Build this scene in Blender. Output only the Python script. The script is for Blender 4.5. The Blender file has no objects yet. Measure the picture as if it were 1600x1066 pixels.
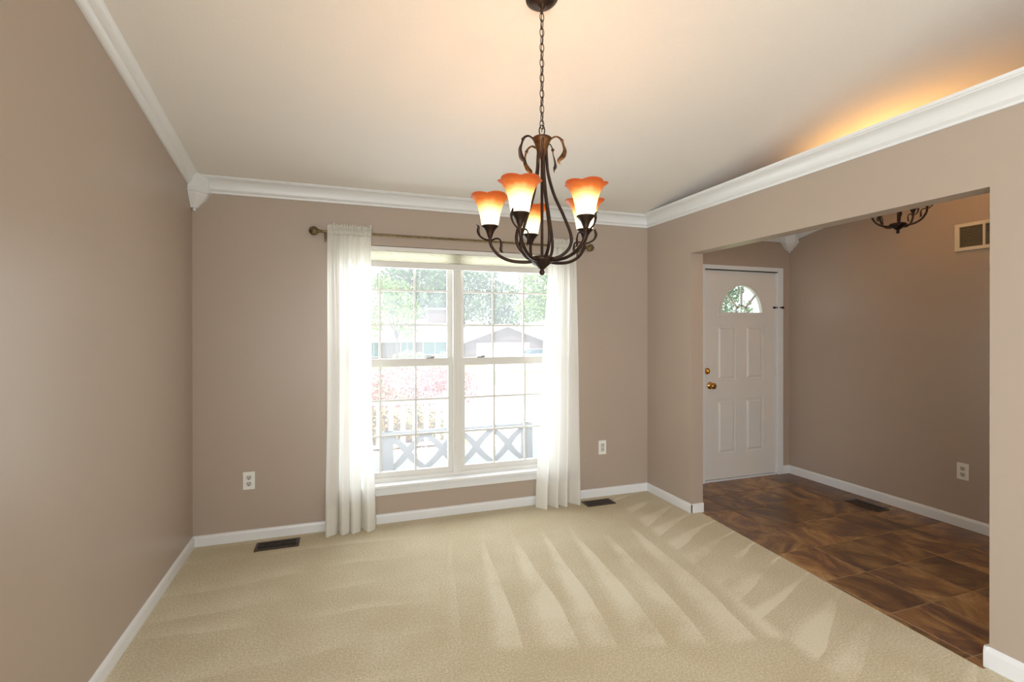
import bpy, bmesh, math, random
from mathutils import Vector, Matrix
from math import sin, cos, pi, sqrt, atan2, radians
random.seed(7)
S = bpy.context.scene
COL = S.collection

# ------------------------------------------------------------------ camera
F, YAW, PITCH, ROLL, D, EYE, SY = 769.866, .3354, .0017, -.0005, 3.7003, 1.40, -14.19
fw = Vector((sin(YAW)*cos(PITCH), cos(YAW)*cos(PITCH), -sin(PITCH)))
rt = Vector((cos(YAW), -sin(YAW), 0)); up = rt.cross(fw)
c_, s_ = cos(ROLL), sin(ROLL)
rt, up = c_*rt + s_*up, -s_*rt + c_*up
cam_d = bpy.data.cameras.new('camera'); cam = bpy.data.objects.new('camera', cam_d); COL.objects.link(cam)
m = Matrix((( rt.x, up.x, -fw.x, 0), (rt.y, up.y, -fw.y, -D), (rt.z, up.z, -fw.z, EYE), (0, 0, 0, 1)))
cam.matrix_world = m
cam_d.sensor_width = 36; cam_d.lens = F/1600*36; cam_d.shift_y = SY/1600
cam_d.clip_start = .05; cam_d.clip_end = 500
S.camera = cam

# ------------------------------------------------------------------ world, sun, lights, exposure
S.view_settings.view_transform = 'Standard'; S.view_settings.look = 'None'
S.view_settings.gamma = 1; S.view_settings.use_curve_mapping = False
S.view_settings.exposure = 0.0
w = bpy.data.worlds.new('sky'); S.world = w; w.use_nodes = True
nt = w.node_tree; bg = nt.nodes['Background']
bg.inputs['Color'].default_value = (.86, .93, 1, 1); bg.inputs['Strength'].default_value = 1.7
sd = bpy.data.lights.new('sun', 'SUN'); sd.energy = 6.0; sd.angle = .01; sd.color = (1, .96, .9)
sun = bpy.data.objects.new('sun', sd); COL.objects.link(sun)
sun.rotation_euler = Vector((.62, .42, -1.15)).to_track_quat('-Z', 'Y').to_euler()

def area(name, loc, direction, sx, sy, power, color):
    l = bpy.data.lights.new(name, 'AREA'); l.shape = 'RECTANGLE'; l.size = sx; l.size_y = sy
    l.energy = power; l.color = color
    o = bpy.data.objects.new(name, l); COL.objects.link(o); o.location = loc
    o.rotation_euler = Vector(direction).to_track_quat('-Z', 'Z').to_euler()
    return o
# fill lamps added out of view at rear openings; last one: dining window daylight
area('rear_fill_light', (-.1, -7.42, 1.25), (.12, 1, .10), 1.45, 2.1, 21, (.93, .97, 1))
area('rear_fill_light', (1.65, -7.42, 1.25), (.1, 1, .10), 1.45, 2.1, 21, (.93, .97, 1))
area('side_fill_light', (-.906-.05, -5.55, 1.25), (1, .25, .12), 2.0, 1.8, 135, (.91, .965, 1))  # unseen fill lamp added to brighten the partition, at a made-up opening
area('dining_window_daylight', (.85, .22, 1.15), (0, -1, -.1), 1.6, 1.6, 33, (.88, .94, 1))

# ------------------------------------------------------------------ helpers
def mat(name, color=(.8, .8, .8), rough=.5, metal=0, bump=None, spec=.5, noise=None, coat=0):
    M = bpy.data.materials.new(name); M.use_nodes = True
    n = M.node_tree.nodes; L = M.node_tree.links; b = n['Principled BSDF']
    b.inputs['Base Color'].default_value = (*color, 1); b.inputs['Roughness'].default_value = rough
    b.inputs['Metallic'].default_value = metal; b.inputs['Specular IOR Level'].default_value = spec
    b.inputs['Coat Weight'].default_value = coat
    tc = n.new('ShaderNodeTexCoord')
    if noise:                                   # (scale, second colour, detail)
        t = n.new('ShaderNodeTexNoise'); t.inputs['Scale'].default_value = noise[0]; t.inputs['Detail'].default_value = noise[2]
        L.new(tc.outputs['Object'], t.inputs['Vector'])
        mx = n.new('ShaderNodeMix'); mx.data_type = 'RGBA'
        mx.inputs[6].default_value = (*color, 1); mx.inputs[7].default_value = (*noise[1], 1)
        rp = n.new('ShaderNodeMapRange'); rp.inputs[1].default_value = .35; rp.inputs[2].default_value = .65
        L.new(t.outputs['Fac'], rp.inputs[0]); L.new(rp.outputs[0], mx.inputs[0]); L.new(mx.outputs[2], b.inputs['Base Color'])
    if bump:                                    # (scale, strength, distance)
        t = n.new('ShaderNodeTexNoise'); t.inputs['Scale'].default_value = bump[0]; t.inputs['Detail'].default_value = 3
        L.new(tc.outputs['Object'], t.inputs['Vector'])
        bp = n.new('ShaderNodeBump'); bp.inputs['Strength'].default_value = bump[1]; bp.inputs['Distance'].default_value = bump[2]
        L.new(t.outputs['Fac'], bp.inputs['Height']); L.new(bp.outputs['Normal'], b.inputs['Normal'])
    return M

def obj(name, bm, m, parent=None, smooth=False, loc=None):
    me = bpy.data.meshes.new(name)
    bmesh.ops.recalc_face_normals(bm, faces=bm.faces)
    bm.to_mesh(me); bm.free()
    if smooth:
        for p in me.polygons: p.use_smooth = True
    if m: me.materials.append(m)
    o = bpy.data.objects.new(name, me); COL.objects.link(o)
    if parent: o.parent = parent
    if loc: o.location = loc
    return o

def auto(o, ang=35):
    me = o.data
    for p in me.polygons: p.use_smooth = True
    me.set_sharp_from_angle(angle=radians(ang))
    return o

def tag(o, label=None, cat=None, group=None, kind=None):
    if label: o['label'] = label
    if cat: o['category'] = cat
    if group: o['group'] = group
    if kind: o['kind'] = kind
    return o
def struct(o, label=None): return tag(o, label, None, None, 'structure')
def thing(name, label, cat, loc=(0, 0, 0), group=None, rot=(0, 0, 0)):
    o = bpy.data.objects.new(name, None); COL.objects.link(o); o.location = loc; o.rotation_euler = rot
    o.empty_display_size = .05
    return tag(o, label, cat, group)

def NB(): return bmesh.new()
def box(bm, x0, x1, y0, y1, z0, z1, bev=0):
    r = bmesh.ops.create_cube(bm, size=1)
    for v in r['verts']:
        v.co = Vector(((x0+x1)/2 + v.co.x*(x1-x0), (y0+y1)/2 + v.co.y*(y1-y0), (z0+z1)/2 + v.co.z*(z1-z0)))
    if bev:
        es = list({e for v in r['verts'] for e in v.link_edges})
        bmesh.ops.bevel(bm, geom=es, offset=bev, segments=2, affect='EDGES', profile=.6)
    return bm
def BX(*a, bev=0): return box(NB(), *a, bev=bev)

def prism(bm, pts, dirv, off=(0, 0, 0), axes=None):
    """polygon pts [(a,b)] in plane given by axes (A,B vectors), extruded by dirv"""
    A, B = axes
    o = Vector(off); A = Vector(A); B = Vector(B); d = Vector(dirv)
    lo = [bm.verts.new(o + A*a + B*b) for a, b in pts]
    hi = [bm.verts.new(v.co + d) for v in lo]
    bm.faces.new(lo); bm.faces.new(hi[::-1])
    n = len(pts)
    for i in range(n): bm.faces.new((lo[i], hi[i], hi[(i+1) % n], lo[(i+1) % n]))
    return bm

def loft(bm, rings, closed=True, caps=True):
    vs = [[bm.verts.new(p) for p in r] for r in rings]
    n = len(vs[0])
    for a, b in zip(vs, vs[1:]):
        for i in range(n if closed else n-1):
            j = (i+1) % n
            bm.faces.new((a[i], a[j], b[j], b[i]))
    if caps and closed:
        bm.faces.new(vs[0][::-1]); bm.faces.new(vs[-1])
    return vs

def lathe(bm, prof, n=24, center=(0, 0, 0), caps=True):
    c = Vector(center)
    rings = [[c + Vector((max(r, 1e-4)*cos(2*pi*k/n), max(r, 1e-4)*sin(2*pi*k/n), z)) for k in range(n)] for r, z in prof]
    loft(bm, rings, caps=caps); return bm

def catmull(P, n=6):
    P = [Vector(p) for p in P]; out = []
    Q = [2*P[0]-P[1]] + P + [2*P[-1]-P[-2]]
    for i in range(1, len(Q)-2):
        for k in range(n):
            t = k/n
            a, b, c, d = Q[i-1], Q[i], Q[i+1], Q[i+2]
            out.append(.5*((2*b) + (c-a)*t + (2*a-5*b+4*c-d)*t*t + (3*b-a-3*c+d)*t**3))
    out.append(P[-1]); return out

def tube(bm, pts, rad, n=8, flat=1.0, closed=False, upv=None):
    pts = [Vector(p) for p in pts]; N = len(pts)
    if not hasattr(rad, '__len__'): rad = [rad]*N
    elif len(rad) != N:
        R = []
        for i in range(N):
            t = i/(N-1)*(len(rad)-1); k = min(int(t), len(rad)-2); R.append(rad[k]*(1-t+k) + rad[k+1]*(t-k))
        rad = R
    rings = []; prev = None
    for i, p in enumerate(pts):
        if closed: t = pts[(i+1) % N] - pts[i-1]
        else: t = pts[min(i+1, N-1)] - pts[max(i-1, 0)]
        t.normalize()
        if prev is None:
            ref = Vector(upv) if upv else (Vector((0, 0, 1)) if abs(t.z) < .9 else Vector((1, 0, 0)))
            u = ref - t*ref.dot(t); u.normalize()
        else:
            u = prev - t*prev.dot(t); u.normalize()
        prev = u; v = t.cross(u)
        rings.append([p + (u*cos(2*pi*k/n) + v*sin(2*pi*k/n)*flat)*rad[i] for k in range(n)])
    if closed: rings.append(rings[0]); loft(bm, rings, caps=False); bmesh.ops.remove_doubles(bm, verts=bm.verts, dist=1e-6)
    else: loft(bm, rings)
    return bm

# ------------------------------------------------------------------ materials
def wall_paint(name, col):
    return mat(name, col, .36, bump=(260, .18, .0015), spec=.45, noise=(1.2, tuple(c*.97 for c in col), 2))
PAINT = wall_paint('taupe_wall_paint', (.462, .376, .305))
CEIL = mat('flat_ceiling_paint', (.82, .78, .732), .8, bump=(170, .45, .004), spec=.2)
WHITE = mat('white_trim_paint', (.81, .82, .825), .3, spec=.5)
DOORW = mat('white_door_paint', (.78, .755, .71), .38, bump=(90, .05, .001))
VINYL = mat('white_vinyl', (.80, .79, .75), .35)
PLATE = mat('white_plastic_plate', (.86, .85, .80), .35)
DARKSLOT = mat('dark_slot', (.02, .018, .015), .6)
BRONZE = mat('dark_bronze', (.022, .014, .011), .42, .6, noise=(30, (.05, .024, .013), 3), spec=.5)
BRONZE_LT = mat('rubbed_gold_bronze', (.17, .09, .035), .38, .8, noise=(40, (.07, .035, .018), 3))
ROD = mat('antique_brass_rod', (.13, .09, .05), .35, .8, noise=(60, (.22, .17, .08), 3))
BRASS = mat('polished_brass', (.62, .36, .11), .18, 1)
REG = mat('brown_enamel_register', (.055, .035, .022), .4, .3)
VENTW = mat('cream_vent_enamel', (.74, .66, .54), .4)
VENTD = mat('vent_louvre_enamel', (.30, .27, .20), .5)
GREYP = mat('grey_painted_wood', (.42, .43, .46), .5, noise=(25, (.37, .38, .41), 3))
EXTW = mat('exterior_white_paint', (.82, .82, .80), .5)

def carpet_mat():
    M = mat('cream_cut_pile_carpet', (.62, .54, .38), .95, spec=.05); n = M.node_tree.nodes; L = M.node_tree.links
    b = n['Principled BSDF']; tc = n.new('ShaderNodeTexCoord'); sep = n.new('ShaderNodeSeparateXYZ')
    L.new(tc.outputs['Object'], sep.inputs[0]); X, Y = sep.outputs[0], sep.outputs[1]
    def mth(op, a, b_=None, c=None, clamp=False):
        q = n.new('ShaderNodeMath'); q.operation = op; q.use_clamp = clamp
        for i, v in enumerate((a, b_, c)):
            if v is None: continue
            if isinstance(v, (int, float)): q.inputs[i].default_value = v
            else: L.new(v, q.inputs[i])
        return q.outputs[0]
    def noise(scale, det=2, vec=None):
        q = n.new('ShaderNodeTexNoise'); q.inputs['Scale'].default_value = scale; q.inputs['Detail'].default_value = det
        L.new(vec if vec else tc.outputs['Object'], q.inputs['Vector']); return q.outputs['Fac']
    def sstep(v, a, b_):
        q = n.new('ShaderNodeMapRange'); q.interpolation_type = 'SMOOTHSTEP'
        L.new(v, q.inputs[0])
        for i, x in ((1, a), (2, b_)):
            if isinstance(x, (int, float)): q.inputs[i].default_value = x
            else: L.new(x, q.inputs[i])
        return q.outputs[0]
    wob = mth('MULTIPLY', mth('SUBTRACT', noise(1.7), .5), .22)
    wob2 = mth('MULTIPLY', mth('SUBTRACT', noise(3.3), .5), .10)
    def strokes(u, v, pitch, phase, v0, v1, w0, w1, soft=.9, rnd=0.):
        """vacuum strokes along v, repeated along u; each light wedge opens from w0 to w1"""
        uu = mth('ADD', mth('DIVIDE', u, pitch), phase)
        cell = mth('FLOOR', uu); fr = mth('SUBTRACT', uu, cell)
        wn = n.new('ShaderNodeTexWhiteNoise'); wn.noise_dimensions = '1D'; L.new(cell, wn.inputs['W'])
        t = sstep(v, v0, v1)
        wd = mth('ADD', w0, mth('MULTIPLY', t, mth('MULTIPLY', w1-w0, mth('ADD', 1-rnd, mth('MULTIPLY', wn.outputs['Value'], 2*rnd)))))
        q = sstep(mth('SUBTRACT', wd, fr), -.02, .02)
        rp_ = mth('DIVIDE', fr, mth('MAXIMUM', wd, .05))
        lead = mth('ADD', .18, mth('MULTIPLY', sstep(rp_, 0, soft), .82))
        return mth('MULTIPLY', q, lead), wn.outputs['Value'], t
    # A: long strokes towards the camera, fanning (centre and right)
    uA = mth('ADD', mth('ADD', X, mth('MULTIPLY', Y, -.24)), mth('MULTIPLY', wob2, .3))
    vA = mth('MULTIPLY', Y, -1)
    a, ra, ta = strokes(uA, vA, .215, .33, .3, 1.75, .10, .70, .55, .45)
    endA = mth('SUBTRACT', 1, sstep(mth('ADD', mth('ADD', vA, mth('MULTIPLY', X, -.28)), mth('MULTIPLY', wob, .4)), 1.42, 1.50))
    a = mth('MULTIPLY', mth('MULTIPLY', a, endA), sstep(vA, .35, 1.0))
    # B: short strokes across, on the strip along the foyer edge
    uB = mth('ADD', mth('ADD', vA, mth('MULTIPLY', X, .32)), mth('MULTIPLY', wob2, .45))
    bb, rb, tb = strokes(uB, mth('MULTIPLY', X, -1), .20, .1, -2.62, -1.9, .08, .70, .5, .6)
    # C: strokes along x on the left, low contrast
    uC = mth('ADD', vA, mth('MULTIPLY', X, -.10))
    uC = mth('ADD', uC, mth('MULTIPLY', wob, .5))
    cc, rc, tc_ = strokes(uC, mth('MULTIPLY', X, -1), .27, .2, -.2, .9, .3, .70, .9, .8)
    mB = sstep(mth('ADD', X, mth('MULTIPLY', Y, -.12)), 2.12, 2.20)       # region of B
    mA = mth('MULTIPLY', mth('SUBTRACT', 1, mB), sstep(mth('ADD', X, mth('MULTIPLY', wob, 2)), .35, .95))
    mC = mth('SUBTRACT', 1, sstep(mth('ADD', X, wob), .1, .6))
    tot = mth('ADD', mth('ADD', mth('MULTIPLY', mth('MULTIPLY', bb, mB), .74), mth('MULTIPLY', mth('MULTIPLY', a, mA), .72)), mth('MULTIPLY', mth('MULTIPLY', cc, mC), .36))
    tot = mth('MULTIPLY', tot, sstep(noise(1.9, 3), .30, .62))
    tot = mth('ADD', tot, mth('MULTIPLY', mth('SUBTRACT', noise(2.6, 6), .5), 1.0))
    tot = mth('ADD', tot, mth('MULTIPLY', mth('SUBTRACT', noise(110, 4), .5), 2.4))
    tot = mth('ADD', tot, .28, clamp=True)
    mx = n.new('ShaderNodeMix'); mx.data_type = 'RGBA'
    mx.inputs[6].default_value = (.52, .438, .272, 1); mx.inputs[7].default_value = (.75, .685, .52, 1)
    L.new(tot, mx.inputs[0]); L.new(mx.outputs[2], b.inputs['Base Color'])
    bp = n.new('ShaderNodeBump'); bp.inputs['Strength'].default_value = .6; bp.inputs['Distance'].default_value = .004
    L.new(noise(320, 2), bp.inputs['Height']); L.new(bp.outputs['Normal'], b.inputs['Normal'])
    b.inputs['Sheen Weight'].default_value = .25
    return M
CARPET = carpet_mat()

def tile_mat():
    M = mat('slate_look_tile', (.1, .06, .03), .33, spec=.5); n = M.node_tree.nodes; L = M.node_tree.links; b = n['Principled BSDF']
    tc = n.new('ShaderNodeTexCoord'); oi = n.new('ShaderNodeObjectInfo')
    mp = n.new('ShaderNodeVectorRotate'); mp.rotation_type = 'Z_AXIS'
    ml = n.new('ShaderNodeMath'); ml.operation = 'MULTIPLY'; ml.inputs[1].default_value = 6.28
    L.new(oi.outputs['Random'], ml.inputs[0]); L.new(ml.outputs[0], mp.inputs['Angle']); L.new(tc.outputs['Object'], mp.inputs['Vector'])
    ad = n.new('ShaderNodeVectorMath'); ad.operation = 'ADD'
    cx = n.new('ShaderNodeCombineXYZ'); m2 = n.new('ShaderNodeMath'); m2.operation = 'MULTIPLY'; m2.inputs[1].default_value = 60
    L.new(oi.outputs['Random'], m2.inputs[0]); L.new(m2.outputs[0], cx.inputs[0]); L.new(m2.outputs[0], cx.inputs[2])
    sc = n.new('ShaderNodeVectorMath'); sc.operation = 'MULTIPLY'; sc.inputs[1].default_value = (1, 1.8, 1)
    L.new(mp.outputs[0], sc.inputs[0]); L.new(sc.outputs[0], ad.inputs[0]); L.new(cx.outputs[0], ad.inputs[1])
    t = n.new('ShaderNodeTexNoise'); t.inputs['Scale'].default_value = 3.0; t.inputs['Detail'].default_value = 10
    t.inputs['Roughness'].default_value = .70; t.inputs['Distortion'].default_value = 1.0
    L.new(ad.outputs[0], t.inputs['Vector'])
    r = n.new('ShaderNodeValToRGB'); L.new(t.outputs['Fac'], r.inputs[0])
    e = r.color_ramp.elements; e[0].position = .30; e[0].color = (.060, .030, .022, 1); e[1].position = .75; e[1].color = (.46, .30, .17, 1)
    for p, c in ((.43, (.115, .055, .034)), (.50, (.19, .095, .040)), (.58, (.29, .16, .062))):
        x = e.new(p); x.color = (*c, 1)
    hs = n.new('ShaderNodeHueSaturation'); mr = n.new('ShaderNodeMapRange'); mr.inputs[3].default_value = .85; mr.inputs[4].default_value = 1.45
    L.new(oi.outputs['Random'], mr.inputs[0]); L.new(mr.outputs[0], hs.inputs['Value']); L.new(r.outputs[0], hs.inputs['Color'])
    L.new(hs.outputs[0], b.inputs['Base Color'])
    rr = n.new('ShaderNodeMapRange'); rr.inputs[3].default_value = .22; rr.inputs[4].default_value = .42
    L.new(t.outputs['Fac'], rr.inputs[0]); L.new(rr.outputs[0], b.inputs['Roughness'])
    bp = n.new('ShaderNodeBump'); bp.inputs['Strength'].default_value = .3; bp.inputs['Distance'].default_value = .002
    L.new(t.outputs['Fac'], bp.inputs['Height']); L.new(bp.outputs['Normal'], b.inputs['Normal'])
    return M
TILE = tile_mat()
GROUT = mat('tan_grout', (.38, .25, .14), .8)

def glass_mat(name, veil):
    M = bpy.data.materials.new(name); M.use_nodes = True; n = M.node_tree.nodes; L = M.node_tree.links
    n.clear(); out = n.new('ShaderNodeOutputMaterial')
    tr = n.new('ShaderNodeBsdfTransparent'); gl = n.new('ShaderNodeBsdfGlossy'); gl.inputs['Roughness'].default_value = .02
    tl = n.new('ShaderNodeBsdfTranslucent'); tl.inputs[0].default_value = (.95, .97, 1, 1)
    a = n.new('ShaderNodeMixShader'); b = n.new('ShaderNodeMixShader'); a.inputs[0].default_value = veil
    L.new(tr.outputs[0], a.inputs[1]); L.new(tl.outputs[0], a.inputs[2])
    b.inputs[0].default_value = .05; L.new(a.outputs[0], b.inputs[1]); L.new(gl.outputs[0], b.inputs[2])
    L.new(b.outputs[0], out.inputs[0]); return M
GLASS = glass_mat('veiled_window_glass', .128)  # translucent share puts a whitish glare haze over the view outside

def sheer(name, col, transp, transl, weave=0):
    M = bpy.data.materials.new(name); M.use_nodes = True; n = M.node_tree.nodes; L = M.node_tree.links
    n.clear(); out = n.new('ShaderNodeOutputMaterial')
    di = n.new('ShaderNodeBsdfDiffuse'); di.inputs[0].default_value = (*col, 1)
    tl = n.new('ShaderNodeBsdfTranslucent'); tl.inputs[0].default_value = (*col, 1)
    tr = n.new('ShaderNodeBsdfTransparent')
    a = n.new('ShaderNodeMixShader'); a.inputs[0].default_value = transl
    L.new(di.outputs[0], a.inputs[1]); L.new(tl.outputs[0], a.inputs[2])
    b = n.new('ShaderNodeMixShader'); b.inputs[0].default_value = transp
    if weave:
        tc = n.new('ShaderNodeTexCoord'); t = n.new('ShaderNodeTexNoise'); t.inputs['Scale'].default_value = weave
        L.new(tc.outputs['Object'], t.inputs['Vector'])
        mr = n.new('ShaderNodeMapRange'); mr.inputs[3].default_value = transp*.6; mr.inputs[4].default_value = transp*1.4
        L.new(t.outputs['Fac'], mr.inputs[0]); L.new(mr.outputs[0], b.inputs[0])
    L.new(a.outputs[0], b.inputs[1]); L.new(tr.outputs[0], b.inputs[2]); L.new(b.outputs[0], out.inputs[0]); return M
SHEER = sheer('sheer_white_voile', (.97, .96, .925), .07, .55)
HEM = sheer('doubled_voile_hem', (.95, .93, .87), .02, .40)
CELL = sheer('cream_pleated_shade_fabric', (.97, .95, .86), 0, .78)

def shade_mat():
    M = bpy.data.materials.new('amber_tipped_glass'); M.use_nodes = True; n = M.node_tree.nodes; L = M.node_tree.links
    b = n['Principled BSDF']; b.inputs['Roughness'].default_value = .45; b.inputs['Specular IOR Level'].default_value = .15
    at = n.new('ShaderNodeTexCoord'); sp = n.new('ShaderNodeSeparateXYZ'); L.new(at.outputs['Generated'], sp.inputs[0])
    nz = n.new('ShaderNodeTexNoise'); nz.inputs['Scale'].default_value = 6; L.new(at.outputs['Generated'], nz.inputs['Vector'])
    ad = n.new('ShaderNodeMath'); ad.operation = 'MULTIPLY_ADD'; ad.inputs[1].default_value = .12; L.new(nz.outputs['Fac'], ad.inputs[0]); L.new(sp.outputs[2], ad.inputs[2])
    def ramp(stops):
        r = n.new('ShaderNodeValToRGB'); L.new(ad.outputs[0], r.inputs[0]); e = r.color_ramp.elements
        e[0].position, e[0].color = stops[0][0], (*stops[0][1], 1); e[1].position, e[1].color = stops[-1][0], (*stops[-1][1], 1)
        for p, c in stops[1:-1]: x = e.new(p); x.color = (*c, 1)
        return r
    alb = ramp([(.0, (.9, .85, .7)), (.6, (.85, .6, .3)), (.85, (.30, .07, .02)), (1, (.22, .04, .012))])
    L.new(alb.outputs[0], b.inputs['Base Color'])
    em = ramp([(.05, (1.0, .90, .62)), (.25, (1, .97, .80)), (.54, (1, .84, .42)), (.70, (.90, .38, .07)), (.84, (.50, .13, .02)), (1.04, (.30, .055, .012))])
    L.new(em.outputs[0], b.inputs['Emission Color']); b.inputs['Emission Strength'].default_value = 1.25
    return M
SHADE = shade_mat()

# ------------------------------------------------------------------ room shell
XL, XR, XF, XP = -.906, 2.551, 4.194, 2.662
YR = -7.5
def zc(y): return 2.383 - .195*y
TJ, TK, ZH = -.572, -2.419, 2.0
YZ = ((0, 1, 0), (0, 0, 1)); XZ = ((1, 0, 0), (0, 0, 1)); XY = ((1, 0, 0), (0, 1, 0))

ffl = struct(obj('floor_foyer', BX(XP-.03, XF+.15, YR-.15, .1, -.15, -.0055), GROUT), 'brown slate-look tile floor of the foyer')
bm = NB()
for P_ in ([(-4.5, -.1), (.15, -.1), (.15, zc(.15)+.1), (-4.5, zc(-4.5)+.1)], [(YR, -.1), (-6.6, -.1), (-6.6, zc(-6.6)+.1), (YR, zc(YR)+.1)],
           [(-6.6, 2.2), (-4.5, 2.2), (-4.5, zc(-4.5)+.1), (-6.6, zc(-6.6)+.1)], [(-6.6, -.1), (-4.5, -.1), (-4.5, .3), (-6.6, .3)]):
    prism(bm, P_, (-.15, 0, 0), (XL, 0, 0), YZ)
wl = struct(obj('wall_left', bm, PAINT))  # rear opening added out of view for the side fill lamp
wf = struct(obj('wall_foyer', prism(NB(), [(YR, -.1), (.15, -.1), (.15, zc(.15)+.1), (YR, zc(YR)+.1)], (.15, 0, 0), (XF, 0, 0), YZ), PAINT))
def wall_grid(bm, xs, zs, holes, y0, y1, side=False):
    for i in range(len(xs)-1):
        for j in range(len(zs)-1):
            if (i, j) in holes: continue
            if side: box(bm, y0, y1, xs[i], xs[i+1], zs[j], zs[j+1])
            else: box(bm, xs[i], xs[i+1], y0, y1, zs[j], zs[j+1])
    bmesh.ops.remove_doubles(bm, verts=bm.verts, dist=1e-5)
    dup = {}
    for f in list(bm.faces):
        k = tuple(round(c, 4) for c in f.calc_center_median())
        dup.setdefault(k, []).append(f)
    kill = [f for v in dup.values() if len(v) > 1 for f in v]
    bmesh.ops.delete(bm, geom=kill, context='FACES')
    return bm
# partition with its opening, level top
wp = struct(obj('wall_partition', wall_grid(NB(), [-6.7, TK, TJ, 0], [-.1, ZH, 2.40], {(1, 0)}, XR, XP, True), PAINT))
# front wall with window hole and door hole
WX0, WX1, WZ0, WZ1 = -.035, 1.735, .262, 2.023
DX0, DX1, DZ1 = 3.155, 4.055, 1.985
bm = wall_grid(NB(), [XL-.15, WX0, WX1, XR, DX0, DX1, XF+.15], [-.1, WZ0, DZ1, WZ1, 2.383], {(1, 1), (1, 2), (4, 0), (4, 1)}, 0, .15)
wb = struct(obj('wall_front', bm, PAINT))
ce = struct(obj('ceiling', prism(NB(), [(.15, zc(.15)), (YR-.1, zc(YR-.1)), (YR-.1, zc(YR-.1)+.15), (.15, zc(.15)+.15)], (XF-XL+.3, 0, 0), (XL-.15, 0, 0), YZ), CEIL))
bm = wall_grid(NB(), [XL-.15, -.85, .68, .88, 2.42, XF+.15], [-.1, .12, 2.35, 4.2], {(1, 1), (3, 1)}, YR-.15, YR)
struct(obj('wall_rear', bm, PAINT))  # both openings added out of view for the rear fill lamps
bm = NB(); prism(bm, [(.15, 2.383), (1.55, 2.30), (1.55, 2.42), (.15, 2.6)], (8, 0, 0), (-2, 0, 0), YZ)
struct(obj('roof_eave', bm, EXTW), 'white painted roof eave above the window outside')

# foyer tiles, one object each
PX, PY, G = .318, .3405, .0075
tile_me = None
bmt = BX(-PX/2+G/2, PX/2-G/2, -PY/2+G/2, PY/2-G/2, -.006, .006, bev=0)
es = [e for e in bmt.edges if all(v.co.z > 0 for v in e.verts)]
bmesh.ops.bevel(bmt, geom=es, offset=.002, segments=1, affect='EDGES')
proto = None
def put_tile(cx, cy, me):
    o = bpy.data.objects.new('tile', me); COL.objects.link(o); o.parent = ffl; o.location = (cx, cy, -.009); return o
bmesh.ops.recalc_face_normals(bmt, faces=bmt.faces)
full = bpy.data.meshes.new('tile'); bmt.to_mesh(full); bmt.free(); full.materials.append(TILE)
def cut_tile(x0, x1, y0, y1):
    b = BX(x0, x1, y0, y1, -.006, .006)
    bmesh.ops.bevel(b, geom=[e for e in b.edges if all(v.co.z > 0 for v in e.verts)], offset=.002, segments=1, affect='EDGES')
    bmesh.ops.recalc_face_normals(b, faces=b.faces)
    me = bpy.data.meshes.new('tile'); b.to_mesh(me); b.free(); me.materials.append(TILE); return me
x_join = 2.575
ys = [-.01 + .0 - k*PY for k in range(-1, 14)]
ys = [.01] + [-.648 + 1*PY - k*PY for k in range(0, 14)]
cols = [(x_join - .1, x_join)] + [(x_join + i*PX, x_join + (i+1)*PX) for i in range(6)]
def edge_x(y): return 2.628 + (2.512-2.628)*(y-TJ)/(TK-TJ)
for j in range(len(ys)-1):
    y1, y0 = ys[j], ys[j+1]
    for (x0, x1) in cols:
        X1 = min(x1, XF)
        if X1 - x0 < .02: continue
        inside = (y0 < TJ+.02 and y1 > TK-.02)
        X0 = x0
        if x0 < XP and not inside: X0 = XP
        if X1 <= X0 + .02: continue
        cx, cy = (X0+X1)/2, (y0+y1)/2
        hx, hy = (X1-X0)/2-G/2, (y1-y0)/2-G/2
        put_tile(cx, cy, cut_tile(-hx, hx, -hy, hy))
# ---- carpet cut back so tiles show in the doorway: carpet mesh rebuilt with slanted edge
bm = NB()
e1 = 2.628; e2 = 2.512
prism(bm, [(XL-.15, .1), (XR+.03, .1), (XR+.03, TJ), (e1, TJ), (e2, TK), (XR+.03, TK), (XR+.03, YR-.15), (XL-.15, YR-.15)], (0, 0, .15), (0, 0, -.15), XY)
bmesh.ops.triangulate(bm, faces=[f for f in bm.faces if len(f.verts) > 4])
floor = struct(obj('floor', bm, CARPET), 'cream cut-pile carpet with fanned vacuum strokes')
# grout bed under the doorway tiles
bed = obj('threshold_bed', prism(NB(), [(XP-.03, TJ), (e1, TJ), (e2, TK), (XP-.03, TK)], (0, 0, .1265), (0, 0, -.132), XY), GROUT, ffl)

# ---- baseboards
BBH, BBT = .068, .014
def base_prof(): return [(0, 0), (BBT, 0), (BBT, BBH-.016), (BBT-.003, BBH-.006), (.004, BBH), (0, BBH)]
def baseboard(name, p0, p1, nrm, z=0, h=None, label=None):
    p0 = Vector((*p0, z)); p1 = Vector((*p1, z)); k = (h or BBH)/BBH
    bm = prism(NB(), [(a, b*k) for a, b in base_prof()], p1-p0, p0, (nrm, (0, 0, 1)))
    return struct(obj(name, bm, WHITE), label)
baseboard('baseboard_left', (XL, 0), (XL, YR), (1, 0, 0))
baseboard('baseboard_front', (XL, 0), (XR, 0), (0, -1, 0))
bm = NB()
prism(bm, base_prof(), (0, TJ+BBT*-1, 0), (XR, 0, 0), ((-1, 0, 0), (0, 0, 1)))
struct(obj('baseboard_partition', bm, WHITE))
bm = NB(); box(bm, XR-BBT, XP-.0, TJ-BBT, TJ, -.008, BBH, bev=.004)
struct(obj('baseboard_jamb', bm, WHITE), 'short white baseboard wrapping the far jamb of the opening')
bm = NB(); prism(bm, [(a, b*1.25) for a, b in base_prof()], (0, -6.7-TK-BBT, 0), (XR, TK+BBT, 0), ((-1, 0, 0), (0, 0, 1)))
struct(obj('baseboard_stub', bm, WHITE), 'white baseboard on the near stub of the partition')
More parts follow.
